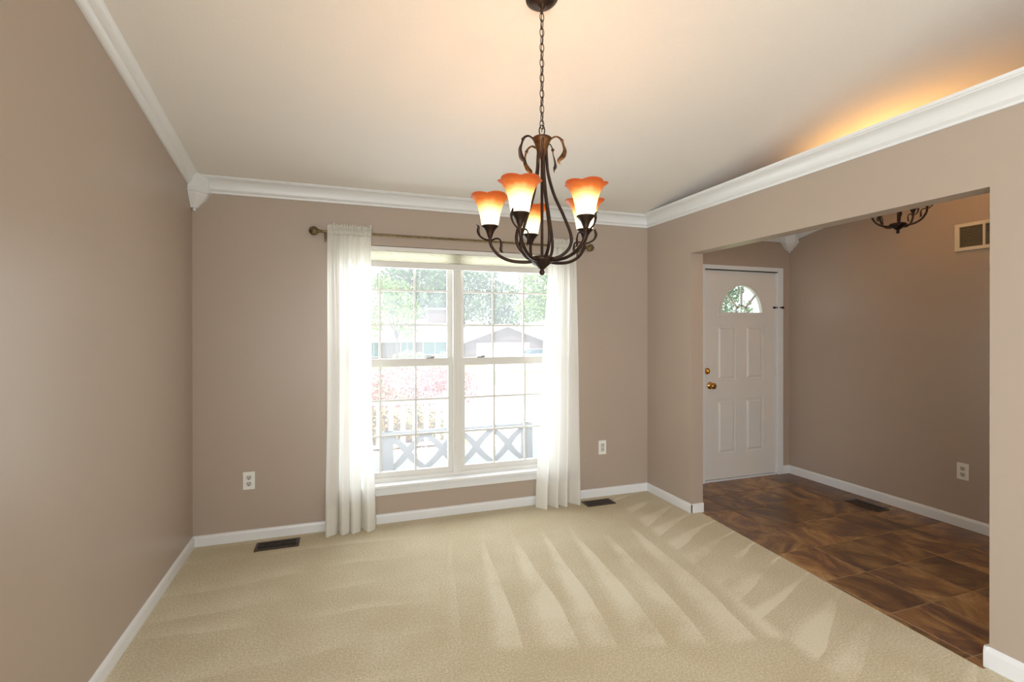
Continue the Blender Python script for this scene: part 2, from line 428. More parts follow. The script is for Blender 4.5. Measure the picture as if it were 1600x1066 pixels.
bm = NB(); box(bm, XR-BBT, XP, TK, TK+BBT, -.008, BBH*1.25, bev=.004)
struct(obj('baseboard_stub_end', bm, WHITE))
baseboard('baseboard_foyer', (XF, 0), (XF, YR), (-1, 0, 0), -.003, .078)
baseboard('baseboard_foyer_front', (4.102, 0), (XF, 0), (0, -1, 0), -.003, .078)

# ---- crown moulding: profile a = out from wall, b = up from the bottom edge (height .098)
CH, CP = .098, .088
def crown_prof():
    P = [(0, 0), (.010, 0), (.013, .006), (.013, .012), (.020, .016), (.024, .022), (.027, .024)]
    for k in range(1, 8):                      # cove
        t = k/8*pi/2
        P.append((.027 + .050*(1-cos(t)), .024 + .058*sin(t)))
    P += [(.079, .084), (.079, .089), (.086, .092), (.088, .096), (.088, .106), (0, .106)]
    return P
ZB = 2.303
bm = prism(NB(), crown_prof(), (XR-XL, 0, 0), (XL, 0, ZB), ((0, -1, 0), (0, 0, 1)))
cr = auto(struct(obj('trim_1', bm, WHITE), 'white crown moulding above the window'), 30)
def sloped_crown(name, x, nx, y0, y1, dz=0):
    bm = NB()
    prism(bm, crown_prof(), (0, y1-y0, -.195*(y1-y0)), (x, y0, ZB + dz + .004 - .195*y0), ((nx, 0, 0), (0, 0, 1)))
    return auto(struct(obj(name, bm, WHITE)), 30)
sloped_crown('trim_2', XL, 1, 0, YR)['label'] = 'white crown moulding rising along the left wall'
sloped_crown('trim_3', XF, -1, 0, YR, -.034)['label'] = 'white crown moulding rising along the foyer wall'
bm = prism(NB(), crown_prof(), (0, -6.7, 0), (XR, 0, ZB), ((-1, 0, 0), (0, 0, 1)))
auto(struct(obj('trim_4', bm, WHITE), 'level white crown moulding capping the partition'), 30)
bm = prism(NB(), crown_prof(), (XF-XP, 0, 0), (XP, 0, ZB-.034), ((0, -1, 0), (0, 0, 1)))
auto(struct(obj('trim_5', bm, WHITE), 'white crown moulding above the front door'), 30)
bm = prism(NB(), [(XR-.0, -.09), (XP+.02, -.09), (XP+.02, -6.7), (XR, -6.7)], (0, 0, .016), (0, 0, 2.40), XY)
struct(obj('trim_6', bm, WHITE), 'white cap board along the partition top')

def corner_block(name, x, sx, label, ZB=ZB, ds=1):
    """inside corner block with a turned drop and a ball"""
    bm = NB(); A = (x + sx*.105, x); x0, x1 = min(A), max(A)
    prism(bm, [(0, 0), (.105, 0), (.105, -.05), (.05, -.105), (0, -.105)], (0, 0, .112), (x, 0, ZB-.012), ((sx, 0, 0), (0, 1, 0)))
    q = [(0, 0), (.112, 0), (.112, -.052), (.052, -.112), (0, -.112)]
    prism(bm, q, (0, 0, .008), (x, 0, ZB-.016), ((sx, 0, 0), (0, 1, 0)))
    o = struct(obj(name, bm, WHITE), label)
    bm = NB(); rings = []
    base = [(0, 0), (.098, 0), (.098, -.047), (.047, -.098), (0, -.098)]
    for s, z in ((1, 0), (.93, -.018), (.72, -.045), (.48, -.07), (.33, -.09)):
        rings.append([Vector((x + sx*(.0+a*s), -.0+b_*s, ZB-.016+z*ds)) for a, b_ in base])
    loft(bm, rings); obj('drop', bm, WHITE, o)
    bm = NB(); bmesh.ops.create_uvsphere(bm, u_segments=12, v_segments=8, radius=.0115, matrix=Matrix.Translation((x+sx*.016, -.016, ZB-.026-.09*ds)))
    obj('ball', bm, WHITE, o, True)
    return o
corner_block('trim_7', XL, 1, 'white crown corner block with a pointed drop, left of the window')
corner_block('trim_8', XF, -1, 'white crown corner block with a pointed drop, in the foyer corner', ZB-.034, .72)

# ------------------------------------------------------------------ window_1
GY = .08
win = thing('window_1', None, None, (0, 0, 0)); struct(win, 'white double-hung twin window with colonial grids')
UN = [(.025, .786), (.918, 1.674)]
bm = NB()                                    # outer frame and centre mullion
fy0, fy1 = .045, .135
box(bm, WX0, UN[0][0]-.036, fy0, fy1, WZ0, WZ1); box(bm, UN[1][1]+.036, WX1, fy0, fy1, WZ0, WZ1)
box(bm, WX0, WX1, fy0, fy1, 2.0, WZ1); box(bm, WX0, WX1, fy0-.01, fy1, WZ0, .312)
obj('window_frame', bm, VINYL, win)
bm = NB(); box(bm, .822, .882, .03, fy1, .29, 2.0, bev=.004); box(bm, .849, .855, .024, .035, .29, 2.0); obj('mullion', bm, VINYL, win)
pane_cache = {}
for ui, (a, b_) in enumerate(UN):
    for sash, (z0, z1, y) in enumerate(((.354, 1.135, .068), (1.193, 1.985, .100))):
        bm = NB(); t = .036; ty = .030
        zt = z1 + (.058 if sash == 0 else .03); zb = z0 - (.045 if sash == 0 else .05)
        box(bm, a-t, a, y-ty/2, y+ty/2, zb, zt); box(bm, b_, b_+t, y-ty/2, y+ty/2, zb, zt)
        box(bm, a, b_, y-ty/2, y+ty/2, z1, zt); box(bm, a, b_, y-ty/2, y+ty/2, zb, z0)
        so = obj('sash', bm, VINYL, win)
        W = b_-a; H = z1-z0
        if sash == 1: rows = [z0, 1.193+.253, 1.708, z1]
        else: rows = [z0, .618, .882, z1]
        cs = [a, a+W/3, a+2*W/3, b_]
        if ui == 0: cs = [a, .280, .539, b_]
        if ui == 1: cs = [a, 1.161, 1.423, b_]
        bm = NB()
        for c in cs[1:3]: box(bm, c-.008, c+.008, y-.006, y+.006, z0, z1)
        for r in rows[1:3]: box(bm, a, b_, y-.0055, y+.0055, r-.008, r+.008)
        obj('muntin_grid', bm, VINYL, so)
        for i in range(3):
            for j in range(3):
                bm = NB(); v = [bm.verts.new(p) for p in ((cs[i], y-.009, rows[j]), (cs[i+1], y-.009, rows[j]), (cs[i+1], y-.009, rows[j+1]), (cs[i], y-.009, rows[j+1]))]
                bm.faces.new(v); obj('pane', bm, GLASS, so)
    cx = (.645, 1.045)[ui]
    bm = NB(); box(bm, cx-.03, cx+.03, .040, .056, 1.193, 1.201, bev=.002); box(bm, cx+.0, cx+.035, .036, .046, 1.199, 1.209, bev=.002)
    tag(obj('sash_lock', bm, mat('grey_metal_lock', (.3, .29, .27), .4, .6), win), 'small grey metal sash lock')
bm = NB(); box(bm, WX0-.045, WX1+.045, -.045, .05, .262, .284, bev=.006); obj('stool', bm, WHITE, win)
bm = NB(); box(bm, WX0-.03, WX1+.03, -.018, 0, .205, .262, bev=.004); obj('apron', bm, WHITE, win)

# raised pleated shade at the window head
sh = thing('window_shade', 'raised cream pleated shade stacked at the top of the window', 'shade', (0, 0, 0))
obj('headrail', BX(WX0+.005, WX1-.005, .004, .044, 1.988, 2.02, bev=.003), VINYL, sh)
bm = NB(); rings = []
npl = 9
for k in range(npl*2+1):
    z = 1.912 + (1.988-1.912)*k/(npl*2)
    d = .004 if k % 2 else 0
    rings.append([Vector((WX0+.01, .008+d, z)), Vector((WX1-.01, .008+d, z)), Vector((WX1-.01, .040-d, z)), Vector((WX0+.01, .040-d, z))])
loft(bm, rings); obj('pleat_stack', bm, CELL, sh)
tag(obj('bottom_rail', BX(WX0+.006, WX1-.006, .004, .044, 1.868, 1.912, bev=.004), VINYL, sh), 'greyish white bottom rail')

# ------------------------------------------------------------------ curtain rod and curtains
RY, RZ = -.082, 2.085
rod = thing('curtain_rod', 'thin antique-brass curtain rod with round finials above the window', 'curtain rod', (0, 0, 0))
bm = NB(); tube(bm, [(-.125, RY, RZ), (1.90, RY, RZ)], .0085, 12); auto(obj('rod', bm, ROD, rod))
for x, s in ((-.168, -1), (1.942, 1)):
    bm = NB()
    for ring in range(1):
        prof = [(.004, -.034), (.012, -.031), (.02, -.026), (.028, -.012), (.030, 0), (.027, .013), (.018, .024), (.010, .028), (.013, .032), (.013, .037), (.009, .041), (.009, .052)]
        rings = []
        for r, zz in prof:
            rings.append([Vector((x - s*zz, RY + r*(1+.10*cos(6*t))*cos(t), RZ + r*(1+.10*cos(6*t))*sin(t))) for t in [2*pi*k/36 for k in range(36)]])
        loft(bm, rings)
    obj('finial', bm, ROD, rod, True)
for x in (-.098, 1.865):
    bm = NB(); tube(bm, catmull([(x, 0, RZ-.03), (x, -.03, RZ-.028), (x, -.06, RZ-.024), (x, RY, RZ-.010)], 4), .005, 8)
    box(bm, x-.008, x+.008, -.004, 0, RZ-.06, RZ+.005, bev=.001)
    tube(bm, [(x, RY-.011, RZ+.004), (x, RY-.009, RZ-.008), (x, RY, RZ-.013), (x, RY+.009, RZ-.008), (x, RY+.011, RZ+.004)], .003, 6)
    obj('bracket', bm, ROD, rod)

def curtain(name, label, top, mid, bot, seed, nfold, slit, zbot=.004):
    """top/mid/bot = (x0,x1) at rod height, mid height and floor; folds deepen downwards"""
    rnd = random.Random(seed)
    root = thing(name, label, 'curtain', ((bot[0]+bot[1])/2, RY, 0), 'sheer curtains on the window rod')
    ox, oy = (bot[0]+bot[1])/2, RY
    ph = [rnd.uniform(0, 2*pi) for _ in range(6)]
    NU = 260
    def pt(u, z):
        t = max(0, min(1, (RZ-z)/(RZ-.0)))
        if t < .55: k = t/.55; k = k*k*(3-2*k); x0 = top[0]*(1-k)+mid[0]*k; x1 = top[1]*(1-k)+mid[1]*k
        else: k = (t-.55)/.45; k = k*k*(3-2*k); x0 = mid[0]*(1-k)+bot[0]*k; x1 = mid[1]*(1-k)+bot[1]*k
        uw = u + .028*sin(2*pi*u*1.7+ph[0]) + .006*sin(2*pi*u*5+ph[1]+t*1.3)
        amp = .007 + .036*min(1, t*1.25)**.8
        a = 2*pi*nfold*uw + ph[2] + .5*sin(2*pi*t*.6+ph[3])*t
        w_ = sin(a) + .30*sin(2*a+ph[4])
        fine = (.0040*(1-t)**8)*sin(2*pi*u*30+ph[0]) + .0035*(1-t)**2*sin(2*pi*u*13+ph[1])
        y = amp*w_ - .02*t + fine
        x = x0 + (x1-x0)*u + .010*cos(a)*min(1, t*2)
        y = min(y, -RY-.016) if z > .0 else y
        return x, y
    def sheet(z0, z1, nz, off=0, header=False):
        bm = NB(); rows = []
        for j in range(nz+1):
            z = z0 + (z1-z0)*j/nz
            row = []
            for i in range(NU+1):
                u = i/NU; x, y = pt(u, z)
                if header:
                    y = .0125*sin(2*pi*u*30+ph[0]) * (.45+.55*j/nz) + .003*sin(2*pi*u*77)
                    zz = z + (.008*sin(2*pi*u*17+ph[3])+.005*sin(2*pi*u*41))*(j/nz)
                    x += .003*sin(2*pi*u*53)
                else: zz = z
                row.append(bm.verts.new((x-ox, y+off, zz)))
            rows.append(row)
        for a, b_ in zip(rows, rows[1:]):
            for i in range(NU): bm.faces.new((a[i], a[i+1], b_[i+1], b_[i]))
        return bm
    def solid(o, th):
        m_ = o.modifiers.new('thickness', 'SOLIDIFY'); m_.thickness = th; m_.offset = 0
        return o
    obj('panel', sheet(.20, RZ-.018, 70), SHEER, root, True)
    tag(obj('hem', sheet(zbot, .20, 10), HEM, root, True), 'doubled opaque bottom hem')
    # rod pocket: a gathered sleeve around the rod
    bm = NB(); rings = []
    for i in range(NU+1):
        u = i/NU; x, _ = pt(u, RZ); rr = .0150 + .0022*sin(2*pi*u*30+ph[0]) + .001*sin(2*pi*u*71)
        rings.append([Vector((x-ox, rr*cos(a), RZ+1.15*rr*sin(a))) for a in [2*pi*k/12 for k in range(12)]])
    loft(bm, rings, caps=False); obj('rod_pocket', bm, HEM, root, True)
    obj('ruffle', sheet(RZ+.014, RZ+.05, 6, 0, True), HEM, root, True)
    return root
curtain('curtain', 'sheer white rod-pocket curtain hanging left of the window panes', (-.083, .208), (-.075, .212), (-.088, .248), 3, 4.0, 0)
curtain('curtain', 'sheer white rod-pocket curtain hanging right of the window panes', (1.575, 1.815), (1.515, 1.822), (1.465, 1.835), 8, 4.0, 0)

# ------------------------------------------------------------------ door_1
dr = thing('door_1', None, None, (0, 0, 0)); struct(dr, 'white panelled front door with a fan light and brass knob')
dx0, dx1, dz0, dz1 = 3.172, 4.029, .018, 1.966; dy = .012
bm = NB()
# slab with recessed panels: build front face as grid with hole for the fan light
box(bm, dx0, dx1, dy+.012, dy+.045, dz0, 1.535)
fcx, fcz, fR = 3.612, 1.560, .262
fan = [(fcx + fR*cos(pi*k/24), fcz + fR*1.06*sin(pi*k/24)) for k in range(25)]
up_ = [(dx1, 1.535), (dx1, dz1), (dx0, dz1), (dx0, 1.535)]
# region above z=1.535 with a half round hole: fill as strips
for k in range(24):
    (xa, za), (xb, zb) = fan[k], fan[k+1]
    prism(bm, [(xb, zb), (xa, za), (xa, dz1), (xb, dz1)], (0, .033, 0), (0, dy+.012, 0), XZ)
box(bm, dx0, fcx-fR, dy+.012, dy+.045, 1.535, dz1); box(bm, fcx+fR, dx1, dy+.012, dy+.045, 1.535, dz1)
box(bm, fcx-fR, fcx+fR, dy+.012, dy+.045, 1.535, fcz)
obj('slab', bm, DOORW, dr)
PAN = [(3.325, 3.545, .935, 1.455), (3.660, 3.880, .935, 1.455), (3.325, 3.545, .245, .760), (3.660, 3.880, .245, .760)]
# stiles and rails stand proud of the slab, so the panels sit recessed
bm = NB()
y0, y1 = dy, dy+.012
for (a, b_, c, d) in ((dx0, 3.325, dz0, dz1), (3.880, dx1, dz0, dz1), (3.545, 3.660, dz0, 1.50)): box(bm, a, b_, y0, y1, c, d)
for (a, b_) in ((3.325, 3.545), (3.660, 3.880)):
    for (c, d) in ((dz0, .245), (.760, .935), (1.455, 1.50)): box(bm, a, b_, y0, y1, c, d)
for k in range(24):
    (xa, za), (xb, zb) = fan[k], fan[k+1]
    if xa <= 3.325 or xb >= 3.880: pass
    prism(bm, [(xb, zb), (xa, za), (xa, dz1), (xb, dz1)], (0, y1-y0, 0), (0, y0, 0), XZ)
box(bm, 3.325, fcx-fR, y0, y1, 1.5, dz1); box(bm, fcx+fR, 3.88, y0, y1, 1.5, dz1); box(bm, fcx-fR, fcx+fR, y0, y1, 1.5, fcz)
obj('stile_and_rail_frame', bm, DOORW, dr)
for (a, b_, c, d) in PAN:
    bm = NB(); rings = []
    for ins, yy in ((0, .012), (.006, .0105), (.022, .009), (.034, .001), (.036, .000)):
        rings.append([Vector((a+ins, dy+yy, c+ins)), Vector((b_-ins, dy+yy, c+ins)), Vector((b_-ins, dy+yy, d-ins)), Vector((a+ins, dy+yy, d-ins))])
    loft(bm, rings); obj('panel', bm, DOORW, dr)
bm = NB(); box(bm, 3.172, 4.03, -.0165, .012, 1.9665, 1.9735); obj('gap_shadow_strip', bm, DARKSLOT, dr)  # dark strip standing in for the shadow in the gap above the slab
# fan light: half round frame, spokes, hub, panes
fl = NB()
arc_o = [(fcx + (fR+.012)*cos(pi*k/32), fcz-.004 + (fR+.012)*1.06*sin(pi*k/32)) for k in range(33)]
arc_i = [(fcx + (fR-.020)*cos(pi*k/32), fcz+.014 + (fR-.020)*1.06*sin(pi*k/32)) for k in range(33)]
for k in range(32):
    prism(fl, [arc_i[k], arc_o[k], arc_o[k+1], arc_i[k+1]], (0, .022, 0), (0, dy-.008, 0), XZ)
box(fl, fcx-fR-.022, fcx+fR+.022, dy-.010, dy+.014, fcz-.022, fcz+.016, bev=.003)
lite = obj('fan_light', fl, DOORW, dr)
hubr = .062
bm = NB()
for k in range(16):
    a, b_ = pi*k/16, pi*(k+1)/16
    q = [(fcx+hubr*cos(a), fcz+.012+hubr*sin(a)), (fcx+(hubr+.013)*cos(a), fcz+.012+(hubr+.013)*sin(a)), (fcx+(hubr+.013)*cos(b_), fcz+.012+(hubr+.013)*sin(b_)), (fcx+hubr*cos(b_), fcz+.012+hubr*sin(b_))]
    prism(bm, q, (0, .014, 0), (0, dy, 0), XZ)
for a in (45, 90, 135):
    t = radians(a); u = Vector((cos(t), 0, sin(t))); v = Vector((-sin(t), 0, cos(t)))*.0075
    p0 = Vector((fcx, dy, fcz+.012)) + u*hubr; p1 = Vector((fcx, dy, fcz+.012)) + u*(fR-.014)
    vs = [p0-v, p1-v, p1+v, p0+v]; prism(bm, [(p.x, p.z) for p in vs], (0, .014, 0), (0, dy, 0), XZ)
obj('spoke', bm, DOORW, lite)
edges = [0, 45, 90, 135, 180]
for k in range(4):
    bm = NB(); arc = [radians(edges[k] + (edges[k+1]-edges[k])*i/8) for i in range(9)]
    o_ = [bm.verts.new((fcx+(fR-.015)*cos(a), dy+.008, fcz+.012+(fR-.015)*1.05*sin(a))) for a in arc]
    i_ = [bm.verts.new((fcx+hubr*cos(a), dy+.008, fcz+.012+hubr*sin(a))) for a in arc]
    for i in range(8): bm.faces.new((i_[i], o_[i], o_[i+1], i_[i+1]))
    obj('pane', bm, GLASS, lite)
bm = NB(); c0 = bm.verts.new((fcx, dy+.008, fcz+.012)); ar = [bm.verts.new((fcx+hubr*cos(pi*i/12), dy+.008, fcz+.012+hubr*sin(pi*i/12))) for i in range(13)]
for i in range(12): bm.faces.new((c0, ar[i], ar[i+1]))
obj('pane', bm, GLASS, lite)
# casing, jamb
bm = NB(); box(bm, 4.036, 4.100, -.016, 0, -.003, 2.014, bev=.003); box(bm, 3.092, 3.160, -.016, 0, -.003, 2.014, bev=.003); box(bm, 3.160, 4.036, -.016, 0, 1.974, 2.014, bev=.003)
obj('casing', bm, WHITE, dr)
bm = NB(); box(bm, 4.031, DX1, .0, .13, 0, DZ1); box(bm, DX0, 3.169, .0, .13, 0, DZ1); box(bm, DX0, DX1, 0, .13, 1.972, DZ1); box(bm, DX0, DX1, .0, .13, -.02, .012)
obj('door_frame', bm, WHITE, dr)
def knobm(bm, x, z, prof, n=20):
    rings = [[Vector((x + r*cos(2*pi*k/n), dy - d, z + r*sin(2*pi*k/n))) for k in range(n)] for r, d in prof]; loft(bm, rings); return bm
obj('knob', knobm(NB(), 3.238, .893, [(.034, 0), (.033, .006), (.026, .010), (.013, .014), (.012, .030), (.022, .036), (.029, .046), (.029, .056), (.022, .064), (.004, .067)]), BRASS, dr, True)
bm = knobm(NB(), 3.206, 1.028, [(.030, 0), (.029, .008), (.024, .013), (.010, .014), (.009, .018)])
box(bm, 3.202, 3.210, dy-.032, dy-.014, 1.012, 1.044, bev=.002); auto(obj('deadbolt', bm, BRASS, dr))
bm = NB()
for z in (1.775, 1.0, .22):
    tube(bm, [(4.030, dy-.006, z-.045), (4.030, dy-.006, z+.045)], .006, 8)
auto(obj('hinge', bm, DOORW, dr))
bm = NB(); tube(bm, [(4.010, dy-.012, 1.628), (4.085, dy-.034, 1.628)], .005, 8); box(bm, 4.074, 4.092, -.034, -.016, 1.618, 1.638, bev=.002); box(bm, 3.998, 4.014, -.006, dy, 1.618, 1.638, bev=.002)
tag(obj('door_stop_pin', bm, BRONZE, dr), 'small dark pin near the top hinge')

# ------------------------------------------------------------------ outlets
def outlet(loc, rotz, label, kind='duplex'):
    t = thing('wall_outlet', label, 'outlet', loc, None, (0, 0, rotz))     # local: faces -y
    bm = NB(); box(bm, -.036, .036, -.006, 0, -.059, .059, bev=.0025); obj('cover_plate', bm, PLATE, t)
    if kind == 'duplex':
        for z in (-.021, .021):
            bm = NB(); pts = [(.0165*cos(a), max(-.0145, min(.0145, .0175*sin(a)))) for a in [2*pi*k/24 for k in range(24)]]
            prism(bm, pts, (0, -.0025, 0), (0, -.006, z), XZ); s = obj('receptacle', bm, mat('outlet_grey_white', (.6, .59, .55), .4), t)
            bm = NB(); box(bm, -.0085, -.0055, -.0092, -.0084, z-.001, z+.010); box(bm, .0055, .0085, -.0092, -.0084, z-.001, z+.009)
            prism(bm, [(.004*cos(a), .004*sin(a)) for a in [2*pi*k/10 for k in range(10)]], (0, -.0008, 0), (0, -.0084, z-.008), XZ)
            obj('slot', bm, DARKSLOT, s)
    else:
        bm = NB(); box(bm, -.0165, .0165, -.008, -.005, -.034, .034, bev=.001); s = obj('receptacle', bm, mat('outlet_grey_white', (.6, .59, .55), .4), t)
        bm = NB()
        for z in (-.019, .019):
            box(bm, -.008, -.005, -.0088, -.0079, z, z+.009); box(bm, .005, .008, -.0088, -.0079, z, z+.009); box(bm, -.002, .002, -.0088, -.0079, z-.010, z-.006)
        obj('slot', bm, DARKSLOT, s)
    bm = NB(); bmesh.ops.create_uvsphere(bm, u_segments=8, v_segments=6, radius=.003, matrix=Matrix.Translation((0, -.0065, 0))); obj('screw', bm, PLATE, t)
    return t
outlet((-.579, 0, .398), 0, 'white duplex outlet low on the wall left of the window')
outlet((2.101, 0, .412), 0, 'white rectangular outlet between the right curtain and the partition', 'decora')
outlet((XF, -1.443, .397), -pi/2, 'white duplex outlet low on the foyer wall')

# ------------------------------------------------------------------ floor registers
def register(loc, rotz, L, W, label, z=0):
    t = thing('floor_register', label, 'floor register', (*loc, z), None, (0, 0, rotz))
    bm = NB(); f = .016
    for (a, b_, c, d) in ((-L/2, L/2, -W/2, -W/2+f), (-L/2, L/2, W/2-f, W/2), (-L/2, -L/2+f, -W/2+f, W/2-f), (L/2-f, L/2, -W/2+f, W/2-f)):
        box(bm, a, b_, c, d, .0005, .006)
    obj('frame', bm, REG, t)
    obj('well', BX(-L/2+f, L/2-f, -W/2+f, W/2-f, .0003, .0012), DARKSLOT, t)
    bm = NB(); box(bm, -L/2+f, L/2-f, -.0025, .0025, .002, .0052); obj('centre_bar', bm, REG, t)
    n = int((L-2*f)/.011)
    for k in range(n):
        x = -L/2+f + (k+.5)*(L-2*f)/n
        bm = NB(); prism(bm, [(-.0028, .0014), (-.0008, .0014), (.0028, .005), (.0008, .005)], (0, W-2*f, 0), (x, -W/2+f, 0), XZ)
        obj('louvre', bm, REG, t)
    return t
register((-.388, -.150), 0, .262, .132, 'brown floor register in the carpet near the left wall')
register((1.985, -.146), 0, .252, .118, 'brown floor register in the carpet beside the right curtain')
register((3.992, -.905), pi/2, .262, .128, 'brown floor register in the foyer tiles', -.003)

# return air grille on the foyer wall
t = thing('return_air_grille', 'cream return-air grille high on the foyer wall', 'vent', (XF, 0, 0))
ga, gb_, gz0, gz1 = -1.395, -1.85, 1.969, 2.163
bm = NB(); f = .024
for (a, b_, c, d) in ((ga, gb_, gz0, gz0+f), (ga, gb_, gz1-f, gz1), (ga, ga-f*1.25, gz0+f, gz1-f), (gb_+f, gb_, gz0+f, gz1-f), (-1.560, -1.574, gz0+f, gz1-f), (-1.715, -1.729, gz0+f, gz1-f)):
    box(bm, -.012, 0, min(a, b_), max(a, b_), c, d, bev=.0015)
obj('frame', bm, VENTW, t)
obj('backing', BX(-.0015, -.0005, gb_+f, ga-f, gz0+f, gz1-f), DARKSLOT, t)
for (a, b_) in ((ga-f*1.25, -1.560), (-1.574, -1.715), (-1.729, gb_+f)):
    n = 13
    for k in range(n):
        z = gz0+f + (k+.5)*(gz1-gz0-2*f)/n
        bm = NB(); box(bm, -.0095, -.002, b_, a, -.0008, .0008)
        bmesh.ops.rotate(bm, verts=bm.verts, cent=(-.006, 0, 0), matrix=Matrix.Rotation(radians(-42), 3, 'Y')); bmesh.ops.translate(bm, verts=bm.verts, vec=(0, 0, z))
        obj('louvre', bm, VENTD, t)

# ------------------------------------------------------------------ chandeliers
def chandelier(name, label, loc, ceil_z, ang0, k, lit, cat='chandelier', rs=1):
    """loc = bottom finial tip; k = size; ang0 = angle of first arm measured from the direction toward the camera"""
    root = thing(name, label, cat, loc)
    view = Vector((loc[0], loc[1]+D, 0)).normalized()           # camera -> lamp
    right = Vector((view.y, -view.x, 0))
    def dirv(deg): t = radians(deg); return -view*cos(t) + right*sin(t)
    R = .228
    def P(d, r, z): return (d*r*k*rs + Vector((0, 0, z*k)))
    # hub
    bm = NB(); lathe(bm, [(.002, -.006), (.009, -.003), (.0125, .006), (.009, .015), (.008, .019), (.015, .025), (.032, .040), (.051, .055), (.055, .062), (.055, .069), (.034, .077), (.010, .081)], 28)
    bmesh.ops.scale(bm, verts=bm.verts, vec=(k, k, k)); obj('hub', bm, BRONZE, root, True)
    bm = NB(); tube(bm, [(0, 0, .07*k), (0, 0, .54*k)], .0065*k, 10); auto(obj('stem', bm, BRONZE, root))
    # trumpet crown
    bm = NB(); lathe(bm, [(.016, .505), (.020, .515), (.024, .535), (.031, .560), (.040, .580), (.042, .585), (.036, .590), (.012, .592), (.008, .598)], 28)
    bmesh.ops.scale(bm, verts=bm.verts, vec=(k, k, k)); obj('crown_cup', bm, BRONZE_LT, root, True)
    # lyre rods, between the arms
    for i in range(5 if rs == 1 else 0):
        d = dirv(ang0 + 36 + 72*i)
        pts = catmull([P(d, .018, .545), P(d, .020, .50), P(d, .027, .43), P(d, .052, .34), P(d, .092, .25), P(d, .124, .165), P(d, .120, .115), P(d, .085, .078), P(d, .035, .062)], 6)
        bm = NB(); tube(bm, pts, .0070*k, 8); auto(obj('lyre_rod', bm, BRONZE, root), 60)
    for i in range(5):
        a = ang0 + 72*i; d = dirv(a); s = Vector((-d.y, d.x, 0))
        pts = catmull([P(d, .03, .055), P(d, .08, .052), P(d, .14, .060), P(d, .19, .085), P(d, .222, .125), P(d, R, .160), P(d, R, .175)], 6)
        bm = NB(); tube(bm, pts, .0072*k, 8); arm = auto(obj('arm', bm, BRONZE, root), 60)
        c = P(d, R, 0)
        bm = NB(); lathe(bm, [(.006, .158), (.010, .165), (.013, .175), (.019, .190), (.029, .203), (.037, .211), (.037, .214), (.030, .214), (.006, .200)], 24)
        bmesh.ops.scale(bm, verts=bm.verts, vec=(k, k, k)); bmesh.ops.translate(bm, verts=bm.verts, vec=(c.x, c.y, 0)); obj('cup', bm, BRONZE, arm, True)
        # leaf tendrils at the cup: one inwards and down, one outwards and up
        def tw(sgn, flip):
            q = lambda r, z, t_: P(d, R+sgn*r, z) + s*t_*k
            p_ = catmull([q(.006, .150, 0), q(.028, .156, .008*flip), q(.046, .150, .012*flip), q(.052, .128, .012*flip), q(.050, .105, .010*flip), q(.060, .094, .004*flip)], 5)
            return p_
        bm = NB(); tube(bm, tw(-1, 1), [.0045*k, .004*k, .0035*k, .006*k, .007*k, .001*k], 8, .45)
        q = lambda r, z, t_: P(d, R+r, z) + s*t_*k
        tube(bm, catmull([q(.004, .150, 0), q(.026, .158, -.006), q(.046, .172, -.010), q(.055, .194, -.012), q(.052, .214, -.008), q(.062, .222, -.002)], 5), [.0045*k, .004*k, .0045*k, .0075*k, .006*k, .001*k], 8, .45)
        auto(obj('tendril', bm, BRONZE, arm), 60)
        # glass shade, six lobes flaring at the rim
        bm = NB(); rings = []; n = 72; th0 = radians(20*i)
        prof = [(.033, .208, 0), (.036, .214, .0), (.040, .235, .03), (.044, .260, .08), (.050, .285, .2), (.058, .308, .5), (.068, .326, .8), (.080, .338, 1.0), (.085, .341, 1.1)]
        def rr(r, z, wv, t):
            lobe = abs(cos(2.5*(t+th0)))**.8
            return r*(1 + wv*.13*(lobe-.55)), z + wv*.0065*(lobe-.5)
        for off in (0, 1):
            for (r, z, wv) in (prof if off == 0 else prof[::-1]):
                row = []
                for j in range(n):
                    t = 2*pi*j/n; r2, z2 = rr(r - .003*off, z + (.0015*off if wv > .9 else 0), wv, t)
                    row.append(Vector((r2*k*cos(t)+c.x, r2*k*sin(t)+c.y, z2*k)))
                rings.append(row)
        loft(bm, rings, caps=False)
        shd = obj('glass_shade', bm, SHADE, arm, True)
        ld = bpy.data.lights.new('bulb_light', 'POINT'); ld.energy = lit; ld.color = (1, .66, .36) if rs == 1 else (1, .57, .19); ld.shadow_soft_size = .018*k
        lo = bpy.data.objects.new('bulb_light', ld); COL.objects.link(lo); lo.parent = arm; lo.location = (c.x, c.y, .300*k)
    # leaf scrolls on the crown
    for i in range(5):
        a = ang0 + 25 + 72*i + (8 if i % 2 else -6); d = dirv(a); s = Vector((-d.y, d.x, 0)); h = .012*((i*2) % 3 - 1)
        q = lambda r, z, t_=0: P(d, r, z+h) + s*t_*k
        pts = catmull([q(.018, .548), q(.036, .566), q(.060, .578, .004), q(.082, .566, .008), q(.092, .540, .010), q(.098, .515, .006), q(.090, .488, -.004), q(.074, .470, -.010), q(.078, .452, -.006)], 5)
        bm = NB(); tube(bm, pts, [.0055*k, .0045*k, .004*k, .0055*k, .0048*k, .0085*k, .0115*k, .008*k, .0008*k], 8, .42)
        bmesh.ops.create_uvsphere(bm, u_segments=10, v_segments=6, radius=.0075*k, matrix=Matrix.Translation(q(.086, .560, .008)))
        auto(obj('leaf_scroll', bm, BRONZE_LT if i % 2 else BRONZE, root), 60)
    # loop, chain, canopy
    bm = NB(); e = [(.0115*k*sin(t), 0, .618*k + (.024*k)*-cos(t)) for t in [2*pi*j/20 for j in range(20)]]
    rg = [Vector((right.x*p[0], right.y*p[0], p[2])) for p in e]
    tube(bm, rg, .0026*k, 8, closed=True, upv=(0, 0, 1)); auto(obj('top_loop', bm, BRONZE, root), 60)
    z0 = .634*k; zt = ceil_z - loc[2] - .058
